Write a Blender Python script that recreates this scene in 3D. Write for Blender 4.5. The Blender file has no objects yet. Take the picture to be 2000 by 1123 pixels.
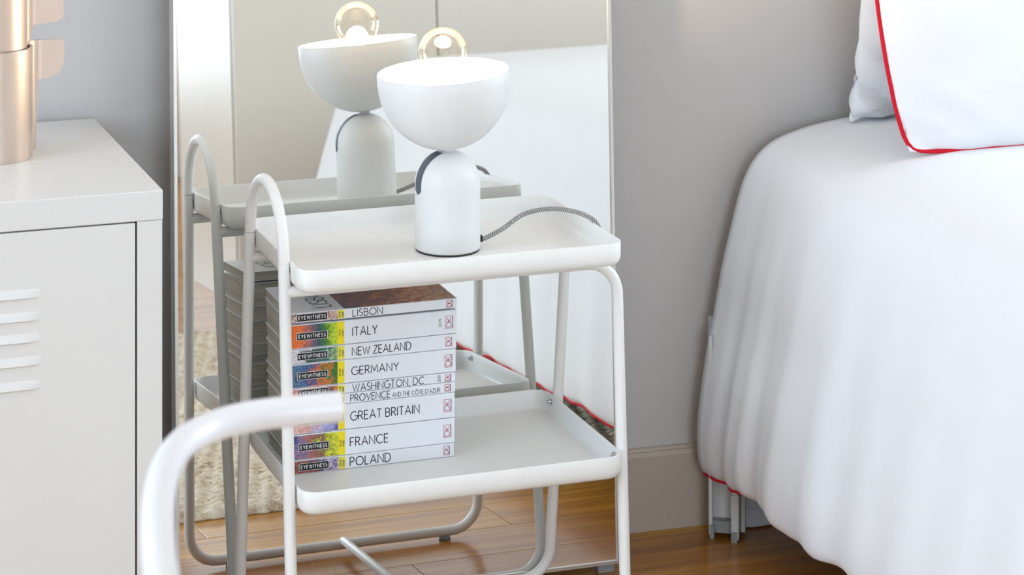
import bpy, bmesh, math, random
from mathutils import Vector, Matrix, noise as mnoise

random.seed(7)
scene = bpy.context.scene
col = scene.collection
PI = math.pi

# ------------------------------------------------------------------ camera
F_PX = 4720.2
cam_d = bpy.data.cameras.new('camera')
cam = bpy.data.objects.new('camera', cam_d)
col.objects.link(cam)
scene.camera = cam
cam.location = (-1.029, -3.0458, 1.368)
cam.rotation_euler = (PI / 2, 0, -0.327)
cam_d.sensor_width = 36
cam_d.lens = F_PX / 2000 * 36
cam_d.shift_x = 151.0 / 2000
cam_d.shift_y = -1308.4 / 2000
cam_d.clip_start = .05
cam_d.dof.use_dof = True
cam_d.dof.focus_distance = 3.19
cam_d.dof.aperture_fstop = 9.0

# ------------------------------------------------------------------ world, daylight, exposure
scene.view_settings.view_transform = 'Standard'
scene.view_settings.look = 'None'
scene.view_settings.gamma = 1
scene.view_settings.use_curve_mapping = False
scene.view_settings.exposure = -0.34
scene.cycles.use_denoising = True
scene.cycles.max_bounces = 7
scene.cycles.use_adaptive_sampling = True
scene.cycles.adaptive_threshold = .06
scene.cycles.adaptive_min_samples = 8
scene.cycles.diffuse_bounces = 4
scene.cycles.glossy_bounces = 4
scene.cycles.transmission_bounces = 8
scene.cycles.caustics_reflective = True
scene.cycles.caustics_refractive = False
scene.cycles.sample_clamp_indirect = 6.0

w = bpy.data.worlds.new('sky')
scene.world = w
w.use_nodes = True
bg = w.node_tree.nodes['Background']
bg.inputs[0].default_value = (.80, .90, 1.0, 1)
bg.inputs[1].default_value = 0.9

def area_light(name, loc, rot, sx, sy, power, color):
    d = bpy.data.lights.new(name, 'AREA')
    d.shape = 'RECTANGLE'; d.size = sx; d.size_y = sy
    d.energy = power; d.color = color
    o = bpy.data.objects.new(name, d)
    o.location = loc; o.rotation_euler = rot
    col.objects.link(o)
    return o
# daylight entering through the windows (left wall, right wall beyond the bed, wall behind the camera)
area_light('window_daylight_right', (2.86, -.55, 1.70), (0, PI / 2, 0), 1.5, 1.1, 60, (.76, .88, 1.0))
area_light('window_daylight_left', (-2.66, -1.05, 1.30), (0, -PI / 2, 0), 1.8, 1.8, 70, (.68, .84, 1.0))
area_light('window_daylight_front', (-.40, -5.56, 1.30), (PI / 2, 0, 0), 1.7, 1.9, 92, (.70, .85, 1.0))

# ------------------------------------------------------------------ helpers
ORG = {}

def lin(r, g, b):
    f = lambda c: ((c / 255) / 12.92) if c / 255 <= .04045 else (((c / 255) + .055) / 1.055) ** 2.4
    return (f(r), f(g), f(b), 1)

class NT:
    def __init__(s, m):
        m.use_nodes = True
        s.t = m.node_tree
        s.b = s.t.nodes['Principled BSDF']
    def n(s, typ, **kw):
        x = s.t.nodes.new(typ)
        for k, v in kw.items():
            setattr(x, k, v)
        return x
    def l(s, a, b):
        s.t.links.new(a, b)
    def ramp(s, fac, stops, interp='LINEAR'):
        r = s.n('ShaderNodeValToRGB')
        r.color_ramp.interpolation = interp
        e = r.color_ramp.elements
        while len(e) < len(stops):
            e.new(.5)
        for i, (p, c) in enumerate(stops):
            e[i].position = p; e[i].color = c
        s.l(fac, r.inputs[0])
        return r.outputs[0]
    def coord(s, kind='Object', scale=(1, 1, 1), loc=(0, 0, 0), rot=(0, 0, 0)):
        c = s.n('ShaderNodeTexCoord'); m = s.n('ShaderNodeMapping')
        m.inputs['Scale'].default_value = scale
        m.inputs['Location'].default_value = loc
        m.inputs['Rotation'].default_value = rot
        s.l(c.outputs[kind], m.inputs[0])
        return m.outputs[0]
    def noise(s, vec, scale, detail=3, rough=.5, dist=0):
        x = s.n('ShaderNodeTexNoise')
        x.inputs['Scale'].default_value = scale
        x.inputs['Detail'].default_value = detail
        x.inputs['Roughness'].default_value = rough
        x.inputs['Distortion'].default_value = dist
        if vec is not None:
            s.l(vec, x.inputs['Vector'])
        return x.outputs[0]
    def math(s, op, a, b=None, c=None):
        x = s.n('ShaderNodeMath', operation=op)
        for i, v in enumerate((a, b, c)):
            if v is None: continue
            if isinstance(v, (int, float)): x.inputs[i].default_value = v
            else: s.l(v, x.inputs[i])
        return x.outputs[0]
    def bump(s, h, strength=.2, dist=.001):
        x = s.n('ShaderNodeBump')
        x.inputs['Strength'].default_value = strength
        x.inputs['Distance'].default_value = dist
        s.l(h, x.inputs['Height'])
        s.l(x.outputs[0], s.b.inputs['Normal'])

def mat(name, color, rough=.5, metal=0, coat=0, spec=.5, noise=None, bump=None):
    m = bpy.data.materials.new(name)
    t = NT(m)
    t.b.inputs['Base Color'].default_value = color
    t.b.inputs['Roughness'].default_value = rough
    t.b.inputs['Metallic'].default_value = metal
    t.b.inputs['Coat Weight'].default_value = coat
    t.b.inputs['Coat Roughness'].default_value = .12
    t.b.inputs['Specular IOR Level'].default_value = spec
    v = t.coord() if (noise or bump) else None
    if noise:
        sc, amt = noise
        f = t.noise(v, sc, 4)
        a = tuple(max(0, c * (1 - amt)) for c in color[:3]) + (1,)
        b = tuple(min(1, c * (1 + amt)) for c in color[:3]) + (1,)
        t.l(t.ramp(f, [(.3, a), (.7, b)]), t.b.inputs['Base Color'])
    if bump:
        sc, st, di = bump
        t.bump(t.noise(v, sc, 3), st, di)
    return m

class MB:
    def __init__(s):
        s.v = []; s.f = []; s.uv = None
    def add(s, vs, fs):
        o = len(s.v)
        s.v += [tuple(x) for x in vs]
        s.f += [tuple(i + o for i in f) for f in fs]
        return o
    def box(s, a, b, bev=0):
        x0, y0, z0 = a; x1, y1, z1 = b
        if bev <= 0:
            s.add([(x0, y0, z0), (x1, y0, z0), (x1, y1, z0), (x0, y1, z0), (x0, y0, z1), (x1, y0, z1), (x1, y1, z1), (x0, y1, z1)],
                  [(0, 3, 2, 1), (4, 5, 6, 7), (0, 1, 5, 4), (1, 2, 6, 5), (2, 3, 7, 6), (3, 0, 4, 7)])
        else:
            bm = bmesh.new()
            bmesh.ops.create_cube(bm, size=1)
            for v in bm.verts:
                v.co = ((x0 + x1) / 2 + v.co.x * (x1 - x0), (y0 + y1) / 2 + v.co.y * (y1 - y0), (z0 + z1) / 2 + v.co.z * (z1 - z0))
            bmesh.ops.bevel(bm, geom=list(bm.edges), offset=bev, segments=2, affect='EDGES', profile=.5)
            bm.verts.index_update()
            s.add([v.co[:] for v in bm.verts], [[v.index for v in f.verts] for f in bm.faces])
            bm.free()
        return s
    def rings(s, rings, closed=True, cap0=False, cap1=False, loop=False):
        n = len(rings[0])
        vs = [p for r in rings for p in r]; fs = []
        R = len(rings)
        for i in range(R if loop else R - 1):
            j = (i + 1) % R
            for k in range(n if closed else n - 1):
                k2 = (k + 1) % n
                fs.append((i * n + k, i * n + k2, j * n + k2, j * n + k))
        if cap0: fs.append(tuple(range(n - 1, -1, -1)))
        if cap1: fs.append(tuple((R - 1) * n + k for k in range(n)))
        s.add(vs, fs)
        return s
    def tube(s, path, r, n=12, caps=True, loop=False):
        P = [Vector(p) for p in path]
        rr = r if isinstance(r, (list, tuple)) else [r] * len(P)
        T = []
        for i in range(len(P)):
            if loop: d = P[(i + 1) % len(P)] - P[i - 1]
            else: d = P[min(i + 1, len(P) - 1)] - P[max(i - 1, 0)]
            T.append(d.normalized())
        up = Vector((0, 0, 1)) if abs(T[0].z) < .9 else Vector((0, 1, 0))
        a = (up - T[0] * up.dot(T[0])).normalized()
        rings = []
        for i in range(len(P)):
            if i:
                a = T[i - 1].rotation_difference(T[i]) @ a
                a = (a - T[i] * a.dot(T[i])).normalized()
            b = T[i].cross(a)
            rings.append([P[i] + (a * math.cos(2 * PI * k / n) + b * math.sin(2 * PI * k / n)) * rr[i] for k in range(n)])
        s.rings(rings, True, caps and not loop, caps and not loop, loop)
        return s
    def lathe(s, prof, c=(0, 0), n=48, cap0=True, cap1=True):
        rings = [[(c[0] + r * math.cos(2 * PI * k / n), c[1] + r * math.sin(2 * PI * k / n), z) for k in range(n)] for r, z in prof]
        s.rings(rings, True, cap0, cap1)
        return s
    def build(s, name, material, parent=None, smooth=None, root=None, recalc=True):
        me = bpy.data.meshes.new(name)
        o = bpy.data.objects.new(name, me)
        org = Vector((0, 0, 0))
        if parent is not None:
            org = ORG[parent.name]
        elif root is not None:
            org = Vector(root)
        me.from_pydata([tuple(Vector(v) - org) for v in s.v], [], s.f)
        if recalc:
            bm = bmesh.new(); bm.from_mesh(me)
            bmesh.ops.recalc_face_normals(bm, faces=bm.faces)
            bm.to_mesh(me); bm.free()
        if smooth is not None:
            me.shade_smooth()
            try: me.set_sharp_from_angle(angle=math.radians(smooth))
            except Exception: pass
        me.materials.append(material)
        col.objects.link(o)
        if parent is not None:
            o.parent = parent
        else:
            o.location = org
        ORG[o.name] = org
        return o

def thing(name, loc, label, cat, group=None):
    o = bpy.data.objects.new(name, None)
    o.empty_display_size = .05
    o.location = loc
    col.objects.link(o)
    ORG[o.name] = Vector(loc)
    return tag(o, label, cat, group)

def tag(o, label, cat, group=None, kind=None):
    o['label'] = label; o['category'] = cat
    if group: o['group'] = group
    if kind: o['kind'] = kind
    return o

def struct(o):
    o['kind'] = 'structure'
    return o

def fillet(pts, r, seg=8):
    """polyline with its inner corners rounded to radius r (number or list)"""
    P = [Vector(p) for p in pts]
    out = [P[0]]
    for i in range(1, len(P) - 1):
        rr = r[i - 1] if isinstance(r, (list, tuple)) else r
        a = (P[i - 1] - P[i]).normalized(); b = (P[i + 1] - P[i]).normalized()
        ang = a.angle(b); d = rr / math.tan(ang / 2)
        p0 = P[i] + a * d
        bis = (a + b).normalized()
        c = P[i] + bis * (rr / math.sin(ang / 2))
        u = p0 - c
        v = (P[i] + b * d) - c
        full = u.angle(v)
        nrm = u.cross(v).normalized()
        for k in range(seg + 1):
            out.append(c + Matrix.Rotation(full * k / seg, 3, nrm) @ u)
    out.append(P[-1])
    return out

def rrect(hw, hd, r, z, cx=0, cy=0, seg=6):
    r = max(r, .0005)
    pts = []
    for sx, sy, a0 in ((1, 1, 0), (-1, 1, PI / 2), (-1, -1, PI), (1, -1, 3 * PI / 2)):
        for k in range(seg + 1):
            a = a0 + PI / 2 * k / seg
            pts.append((cx + sx * (hw - r) + r * math.cos(a), cy + sy * (hd - r) + r * math.sin(a), z))
    return pts

def lerp(a, b, t): return a + (b - a) * t

def interp(tab, x):
    if x <= tab[0][0]: return tab[0][1]
    for (a, fa), (b, fb) in zip(tab, tab[1:]):
        if x <= b: return lerp(fa, fb, (x - a) / (b - a))
    return tab[-1][1]

# ------------------------------------------------------------------ materials
M = {}
M['wall'] = mat('wall_paint', lin(206, 201, 198), .85, noise=(3, .02), bump=(260, .25, .0006))
M['wall_white'] = mat('wall_white_paint', lin(238, 234, 228), .85)
M['ceiling'] = mat('ceiling_paint', lin(240, 233, 224), .9)
M['base'] = mat('baseboard_paint', lin(190, 178, 164), .45, bump=(60, .05, .0005))
M['white_metal'] = mat('white_powder_coat', lin(238, 236, 233), .38, noise=(30, .006))
M['lamp_white'] = mat('lamp_white_lacquer', lin(228, 227, 226), .45, noise=(20, .006))
M['locker'] = mat('locker_white_steel', lin(224, 222, 220), .42, noise=(12, .008))
M['gap'] = mat('dark_gap', lin(52, 48, 46), .8, noise=(30, .1))
M['slot'] = mat('slot_rubber', lin(80, 87, 97), .5, noise=(80, .05))
M['cloth'] = mat('white_cotton', lin(241, 241, 244), .9, spec=.2, noise=(6, .006))
M['piping'] = mat('red_piping', lin(212, 22, 44), .75, spec=.25, noise=(400, .06))
M['alu'] = mat('brushed_aluminium', lin(214, 212, 208), .32, metal=.85, noise=(50, .03))
M['steel'] = mat('bright_steel', lin(190, 192, 196), .25, metal=1, noise=(60, .04))
M['bed_steel'] = mat('grey_painted_steel', lin(206, 205, 202), .45, noise=(40, .02))
M['shoe'] = mat('grey_plastic_shoe', lin(142, 144, 143), .5, noise=(60, .04))
M['box'] = mat('white_plastic', lin(222, 225, 234), .4, noise=(30, .01))
M['taupe'] = mat('champagne_lacquer', lin(206, 188, 174), .36, metal=.6, coat=.4, noise=(15, .01))
M['fg'] = mat('white_gloss_tube', lin(240, 240, 244), .3, coat=.3, noise=(30, .005))
M['wood_dark'] = mat('slat_wood', lin(150, 112, 78), .6, noise=(30, .1))
M['wardrobe'] = mat('wardrobe_lacquer', lin(224, 217, 206), .4, noise=(4, .01))
M['seam'] = mat('grey_seam', lin(120, 116, 110), .8, noise=(30, .05))
M['black'] = mat('black_print', lin(20, 20, 22), .5, noise=(200, .1))
M['ink'] = mat('dark_ink', lin(44, 44, 54), .5, noise=(300, .08))
M['paper_white'] = mat('white_label_print', lin(236, 236, 236), .5, noise=(300, .02))
M['red_ink'] = mat('crimson_ink', lin(176, 48, 78), .5, noise=(300, .06))
M['yellow'] = mat('yellow_print', lin(248, 226, 14), .4, coat=.2, noise=(60, .02))
M['yellow_pale'] = mat('pale_yellow_print', lin(240, 226, 74), .4, coat=.2, noise=(60, .02))
M['cover'] = mat('white_book_cover', lin(240, 241, 246), .35, coat=.15, noise=(40, .008))

def mirror_mat():
    m = bpy.data.materials.new('mirror_glass'); t = NT(m)
    t.b.inputs['Metallic'].default_value = 1
    t.b.inputs['Roughness'].default_value = 0.0
    f = t.noise(t.coord(), 2, 2)
    t.l(t.ramp(f, [(0, (.895, .90, .875, 1)), (1, (.905, .91, .885, 1))]), t.b.inputs['Base Color'])
    return m
M['mirror'] = mirror_mat()

def pine_mat():
    m = bpy.data.materials.new('varnished_pine'); t = NT(m)
    oi = t.n('ShaderNodeObjectInfo')
    add = t.n('ShaderNodeVectorMath', operation='MULTIPLY_ADD')
    c = t.n('ShaderNodeTexCoord')
    cm = t.n('ShaderNodeCombineXYZ')
    t.l(t.math('MULTIPLY', oi.outputs['Random'], 37.0), cm.inputs[0])
    t.l(t.math('MULTIPLY', oi.outputs['Random'], 91.0), cm.inputs[1])
    t.l(c.outputs['Object'], add.inputs[0]); add.inputs[1].default_value = (1, 1, 1); t.l(cm.outputs[0], add.inputs[2])
    mp = t.n('ShaderNodeMapping'); mp.inputs['Scale'].default_value = (.9, 14, 1); t.l(add.outputs[0], mp.inputs[0])
    g1 = t.noise(mp.outputs[0], 2.2, 5, .6, .6)
    mp2 = t.n('ShaderNodeMapping'); mp2.inputs['Scale'].default_value = (2.5, 120, 1); t.l(add.outputs[0], mp2.inputs[0])
    g2 = t.noise(mp2.outputs[0], 2, 3, .6)
    mp3 = t.n('ShaderNodeMapping'); mp3.inputs['Scale'].default_value = (2.0, 7.0, 1); t.l(add.outputs[0], mp3.inputs[0])
    vo = t.n('ShaderNodeTexVoronoi'); vo.inputs['Scale'].default_value = 1.6; t.l(mp3.outputs[0], vo.inputs['Vector'])
    knot = t.ramp(vo.outputs['Distance'], [(.03, (1, 1, 1, 1)), (.10, (0, 0, 0, 1))])
    f = t.math('ADD', t.math('MULTIPLY', g1, .75), t.math('MULTIPLY', g2, .25))
    base = t.ramp(f, [(.30, lin(112, 58, 12)), (.48, lin(166, 98, 28)), (.68, lin(200, 134, 52))])
    mx = t.n('ShaderNodeMix', data_type='RGBA'); mx.inputs[7].default_value = lin(104, 60, 34)
    t.l(t.math('MULTIPLY', knot, .75), mx.inputs[0]); t.l(base, mx.inputs[6])
    hs = t.n('ShaderNodeHueSaturation')
    t.l(t.math('MULTIPLY_ADD', oi.outputs['Random'], .24, .96), hs.inputs['Value'])
    t.l(t.math('MULTIPLY_ADD', oi.outputs['Random'], .012, .506), hs.inputs['Hue'])
    t.l(mx.outputs[2], hs.inputs['Color'])
    t.l(hs.outputs[0], t.b.inputs['Base Color'])
    t.b.inputs['Roughness'].default_value = .3
    t.b.inputs['Coat Weight'].default_value = .35
    t.b.inputs['Coat Roughness'].default_value = .10
    t.bump(g2, .06, .0006)
    return m
M['pine'] = pine_mat()

def jute_mat():
    m = bpy.data.materials.new('jute_braid'); t = NT(m)
    v = t.coord()
    a = t.noise(v, 52, 3, .7); b = t.noise(v, 420, 2, .7); c = t.noise(v, 9, 2)
    f = t.math('ADD', t.math('ADD', t.math('MULTIPLY', a, .5), t.math('MULTIPLY', b, .35)), t.math('MULTIPLY', c, .15))
    t.l(t.ramp(f, [(.36, lin(150, 122, 94)), (.45, lin(212, 194, 168)), (.55, lin(242, 230, 210)), (.66, lin(252, 246, 236))]), t.b.inputs['Base Color'])
    t.b.inputs['Roughness'].default_value = .95
    t.b.inputs['Specular IOR Level'].default_value = .15
    t.bump(b, .5, .003)
    return m
M['jute'] = jute_mat()

def pages_mat(seed):
    m = bpy.data.materials.new('page_edges'); t = NT(m)
    v = t.coord(scale=(1, 1, 1), loc=(seed, seed * 2, 0))
    w1 = t.coord(scale=(3, 3, 900), loc=(0, 0, seed))
    a = t.noise(w1, 1, 3, .7)
    b = t.noise(t.coord(scale=(4, 4, 160), loc=(0, 0, seed * 3)), 1, 3, .6)
    f = t.math('ADD', t.math('MULTIPLY', a, .6), t.math('MULTIPLY', b, .4))
    t.l(t.ramp(f, [(.25, lin(120, 114, 106)), (.45, lin(186, 180, 170)), (.7, lin(222, 217, 208))]), t.b.inputs['Base Color'])
    t.b.inputs['Roughness'].default_value = .9
    t.b.inputs['Specular IOR Level'].default_value = .1
    t.bump(a, .4, .0008)
    return m

def photo_mat(name, cols, scale=60, grad=.6, seed=0.0, x0=0, x1=.06, chaos=1.0):
    """a printed photograph seen small: patches of colour, drifting from the first colour at x0 to the last at x1"""
    m = bpy.data.materials.new(name); t = NT(m)
    c = t.n('ShaderNodeTexCoord'); sp = t.n('ShaderNodeSeparateXYZ'); t.l(c.outputs['Object'], sp.inputs[0])
    v = t.coord(scale=(1, 1, 1.3), loc=(seed * 3.1, seed * 1.7, seed * 2.3))
    vo = t.n('ShaderNodeTexVoronoi'); vo.inputs['Scale'].default_value = scale * 3.2; t.l(v, vo.inputs['Vector'])
    n1 = t.noise(v, scale, 6, .7, 1.2)
    n2 = t.noise(v, scale * 5, 3, .7)
    gx = t.math('MULTIPLY', t.math('SUBTRACT', sp.outputs[0], x0), 1.0 / (x1 - x0))
    sepc = t.n('ShaderNodeSeparateColor'); t.l(vo.outputs['Color'], sepc.inputs[0])
    f = t.math('ADD', t.math('MULTIPLY', gx, grad),
               t.math('ADD', t.math('MULTIPLY', t.math('SUBTRACT', n1, .5), 1.6 * chaos),
                      t.math('MULTIPLY', t.math('SUBTRACT', sepc.outputs[0], .5), .22 * chaos)))
    f = t.math('ADD', f, .5 - grad * .5)
    n = len(cols)
    base = t.ramp(f, [((i + .5) / n, lin(*k)) for i, k in enumerate(cols)])
    hs = t.n('ShaderNodeHueSaturation')
    t.l(t.math('MULTIPLY_ADD', n2, 2.0, 0.0), hs.inputs['Value']); t.l(base, hs.inputs['Color'])
    t.l(hs.outputs[0], t.b.inputs['Base Color'])
    t.b.inputs['Roughness'].default_value = .35
    t.b.inputs['Coat Weight'].default_value = .2
    return m

def cord_mat():
    m = bpy.data.materials.new('herringbone_textile_cord'); t = NT(m)
    c = t.n('ShaderNodeTexCoord'); sp = t.n('ShaderNodeSeparateXYZ'); t.l(c.outputs['UV'], sp.inputs[0])
    # u = around (0..1), v = along in metres; zigzag bands
    zig = t.math('ABSOLUTE', t.math('SUBTRACT', t.math('FRACT', t.math('MULTIPLY', sp.outputs[0], 4)), .5))
    ph = t.math('ADD', t.math('MULTIPLY', sp.outputs[1], 330.0), t.math('MULTIPLY', zig, 2.0))
    st = t.math('GREATER_THAN', t.math('FRACT', ph), .5)
    n = t.noise(c.outputs['Object'], 900, 2)
    t.l(t.ramp(st, [(.45, lin(34, 32, 36)), (.55, lin(212, 208, 206))]), t.b.inputs['Base Color'])
    t.b.inputs['Roughness'].default_value = .9
    t.bump(n, .3, .0004)
    return m

# ------------------------------------------------------------------ the room
WPSI = -0.04                       # the wall with the mirror runs a little askew to the bedside table
W_OFF = 0.3084
wt = Vector((math.cos(WPSI), math.sin(WPSI), 0)); wn = Vector((math.sin(WPSI), -math.cos(WPSI), 0))
def wallpt(x, off, z):             # point off metres in front of the wall, at world x
    p = Vector((0, W_OFF, 0)) + wn * off
    s = (x - p.x) / wt.x
    q = p + wt * s
    return Vector((q.x, q.y, z))
XL, XR, YF, H = -2.7, 2.9, -5.6, 2.6

def prism(mb, poly, z0, z1):
    n = len(poly)
    mb.add([(p[0], p[1], z0) for p in poly] + [(p[0], p[1], z1) for p in poly],
           [tuple(range(n - 1, -1, -1)), tuple(range(n, 2 * n))] + [(i, (i + 1) % n, n + (i + 1) % n, n + i) for i in range(n)])

mb = MB(); a = wallpt(XL - .1, 0, 0); b = wallpt(XR + .1, 0, 0); c = wallpt(XR + .1, -.12, 0); d = wallpt(XL - .1, -.12, 0)
prism(mb, [a, b, c, d], -.02, H)
wall_back = struct(mb.build('wall_back', M['wall']))
mb = MB()
ry0, ry1, rz0, rz1 = -1.1, 0.0, .95, 2.45
mb.box((XR, YF, -.02), (XR + .1, ry0, H)); mb.box((XR, ry1, -.02), (XR + .1, .19, H))
mb.box((XR, ry0, -.02), (XR + .1, ry1, rz0)); mb.box((XR, ry0, rz1), (XR + .1, ry1, H))
struct(mb.build('wall_right', M['wall_white']))
# left wall with a window opening
mb = MB()
wy0, wy1, wz0, wz1 = -1.95, -.15, .4, 2.2
mb.box((XL - .1, YF, -.02), (XL, wy0, H)); mb.box((XL - .1, wy1, -.02), (XL, .40, H))
mb.box((XL - .1, wy0, -.02), (XL, wy1, wz0)); mb.box((XL - .1, wy0, wz1), (XL, wy1, H))
struct(mb.build('wall_left', M['wall_white']))
mb = MB()
fx0, fx1, fz0, fz1 = -1.25, .45, .35, 2.25
mb.box((XL - .1, YF - .1, -.02), (fx0, YF, H)); mb.box((fx1, YF - .1, -.02), (XR + .1, YF, H))
mb.box((fx0, YF - .1, -.02), (fx1, YF, fz0)); mb.box((fx0, YF - .1, fz1), (fx1, YF, H))
struct(mb.build('wall_front', M['wall_white']))
mb = MB(); mb.box((XL - .1, YF - .1, H), (XR + .1, .55, H + .08))
struct(mb.build('ceiling', M['ceiling']))
# window frames in the two openings
for i, (ax, lo, hi, z0, z1) in enumerate((('x', wy0, wy1, wz0, wz1), ('y', fx0, fx1, fz0, fz1), ('r', ry0, ry1, rz0, rz1))):
    mb = MB(); t_ = .05
    def fr(a0, a1, c0, c1):
        if ax == 'x': mb.box((XL - .085, a0, c0), (XL - .03, a1, c1))
        elif ax == 'r': mb.box((XR + .03, a0, c0), (XR + .085, a1, c1))
        else: mb.box((a0, YF - .085, c0), (a1, YF - .03, c1))
    fr(lo, hi, z0, z0 + t_); fr(lo, hi, z1 - t_, z1); fr(lo, lo + t_, z0 + t_, z1 - t_); fr(hi - t_, hi, z0 + t_, z1 - t_)
    fr((lo + hi) / 2 - .03, (lo + hi) / 2 + .03, z0 + t_, z1 - t_)
    struct(mb.build('window_%d' % (i + 1), M['wall_white']))
# baseboard along the wall with the mirror
mb = MB(); bh = .1173
prof = [(0, 0), (.014, 0), (.014, bh - .006), (.011, bh), (0, bh)]
ends = []
for x in (XL, XR):
    ends.append([wallpt(x, max(o, .0003), max(z, .0003)) for o, z in prof])
mb.rings(ends, True, True, True)
struct(mb.build('baseboard_back', M['base']))
# trim: thin bead on the baseboard
mb = MB(); ends = [[wallpt(x, o, z) for o, z in ((.0003, bh + .0002), (.008, bh + .0002), (.006, bh + .004), (.0003, bh + .005))] for x in (XL, XR)]
mb.rings(ends, True, True, True)
struct(mb.build('trim_1', M['base']))

# floor: subfloor with planks
mb = MB(); mb.box((XL, YF, -.04), (XR, .44, -.012))
floor = struct(mb.build('floor', M['gap']))
PW = .1465
plank_cache = {}
def plank(x0, x1, y0, y1):
    L = round(x1 - x0, 3); D = round(y1 - y0, 4)
    key = (L, D)
    o = None
    if key not in plank_cache:
        m_ = MB(); g = .0006
        m_.box((g, g, -.012), (L - g, D - g, 0), .0008)
        o = m_.build('plank', M['pine'], floor)
        plank_cache[key] = o.data
    else:
        o = bpy.data.objects.new('plank', plank_cache[key]); col.objects.link(o); o.parent = floor
    o.location = (x0, y0, 0)
rng = random.Random(3)
k = 3
while True:
    y1 = -.0275 + PW * k; y0 = y1 - PW
    if y1 < YF: break
    yy0 = max(y0, YF)
    if k == 1: js = [-1.72, .079, 1.88]
    elif k == -1: js = [-1.5, .291, 2.08]
    elif k == 0: js = [-2.3, -.62, 1.12]
    else:
        s = XL + rng.uniform(.3, 1.5); js = []
        while s < XR - .2:
            js.append(round(s, 2)); s += 1.8
    xs = [XL] + [j for j in js if j > XL + .05] + [XR]
    for a_, b_ in zip(xs, xs[1:]):
        plank(a_, b_, yy0, min(y1, .335))
    k -= 1

# ------------------------------------------------------------------ standing mirror
ALP = .0636; MOFF = .1495; ROLL = .008
mi = thing('standing_mirror', (.0115, MOFF, 0), 'tall mirror in a thin aluminium frame leaning against the grey wall', 'mirror')
mu = Vector((1, 0, 0)); mv = Vector((0, math.sin(ALP), math.cos(ALP))); mn = Vector((0, -math.cos(ALP), math.sin(ALP)))
ru = mu * math.cos(ROLL) - mv * math.sin(ROLL); rv = mv * math.cos(ROLL) + mu * math.sin(ROLL)
MHW = .324; MH = 1.92
mo = Vector((.0115, MOFF, 0)) + mv * .0155
def mpt(u, v, n): return mo + ru * u + rv * v + mn * n
def mbox(mb_, u0, u1, v0, v1, n0, n1):
    vs = [mpt(u, v, n) for n in (n0, n1) for u, v in ((u0, v0), (u1, v0), (u1, v1), (u0, v1))]
    mb_.add(vs, [(0, 3, 2, 1), (4, 5, 6, 7), (0, 1, 5, 4), (1, 2, 6, 5), (2, 3, 7, 6), (3, 0, 4, 7)])
    return mb_
mbox(MB(), -MHW + .0045, MHW - .0045, .0045, MH - .0045, -.006, 0).build('mirror_glass', M['mirror'], mi)
for (u0, u1, v0, v1) in ((-MHW, MHW, 0, .0045), (-MHW, MHW, MH - .0045, MH), (-MHW, -MHW + .0045, .0045, MH - .0045), (MHW - .0045, MHW, .0045, MH - .0045)):
    mbox(MB(), u0, u1, v0, v1, -.022, .003).build('frame_rail', M['alu'], mi)
mbox(MB(), -MHW + .004, MHW - .004, .004, MH - .004, -.02, -.008).build('back_panel', M['gap'], mi)
for u in (-MHW + .02, MHW - .02):
    mb = MB(); q = mpt(u, 0, -.010)
    mb.box((q.x - .012, q.y - .007, .0005), (q.x + .012, q.y + .007, .0145))
    mb.build('foot', M['shoe'], mi)

# ------------------------------------------------------------------ bedside table
ZT, ZL = .5527, .2769
HW, HDT, HWL, HDL = .22, .1423, .2185, .1459
tb = thing('bedside_table', (0, 0, 0), 'white metal bedside table with two trays, tubular legs and an arched handle', 'table')

def tray(name, hw, hd, zr, parent):
    zb = zr - .031; zf = zb + .0042
    r = .024
    mb_ = MB()
    P = [(.030, zb), (.010, zb), (.0055, zb + .0012), (.0022, zb + .0045), (.0006, zb + .009), (0, zb + .013), (0, zr - .0008), (.0007, zr), (.0022, zr), (.0030, zr - .0008), (.0032, zf + .009), (.0042, zf + .0035), (.0068, zf + .0008), (.010, zf), (.030, zf)]
    mb_.rings([rrect(hw - i, hd - i, max(r - i * .8, .004), z) for i, z in P], True, True, True)
    o = mb_.build(name, M['white_metal'], parent, smooth=50)
    return o, zf
top_tray, ZTF = tray('top_tray', HW, HDT, ZT, tb)
low_tray, ZLF = tray('bottom_tray', HWL, HDL, ZL, tb)
LA, LB = .0853, .0542
def leg_y(z): return LA + LB * (ZT - z) / (ZT - .015)
def lx(z): return lerp(-.2284, -.2266, z / ZT)
def rx(z): return lerp(.2219, .2285, z / ZT)
TR = .0074; ZRAIL = .0125; ZTOPR = ZT - .031 - TR
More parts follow.
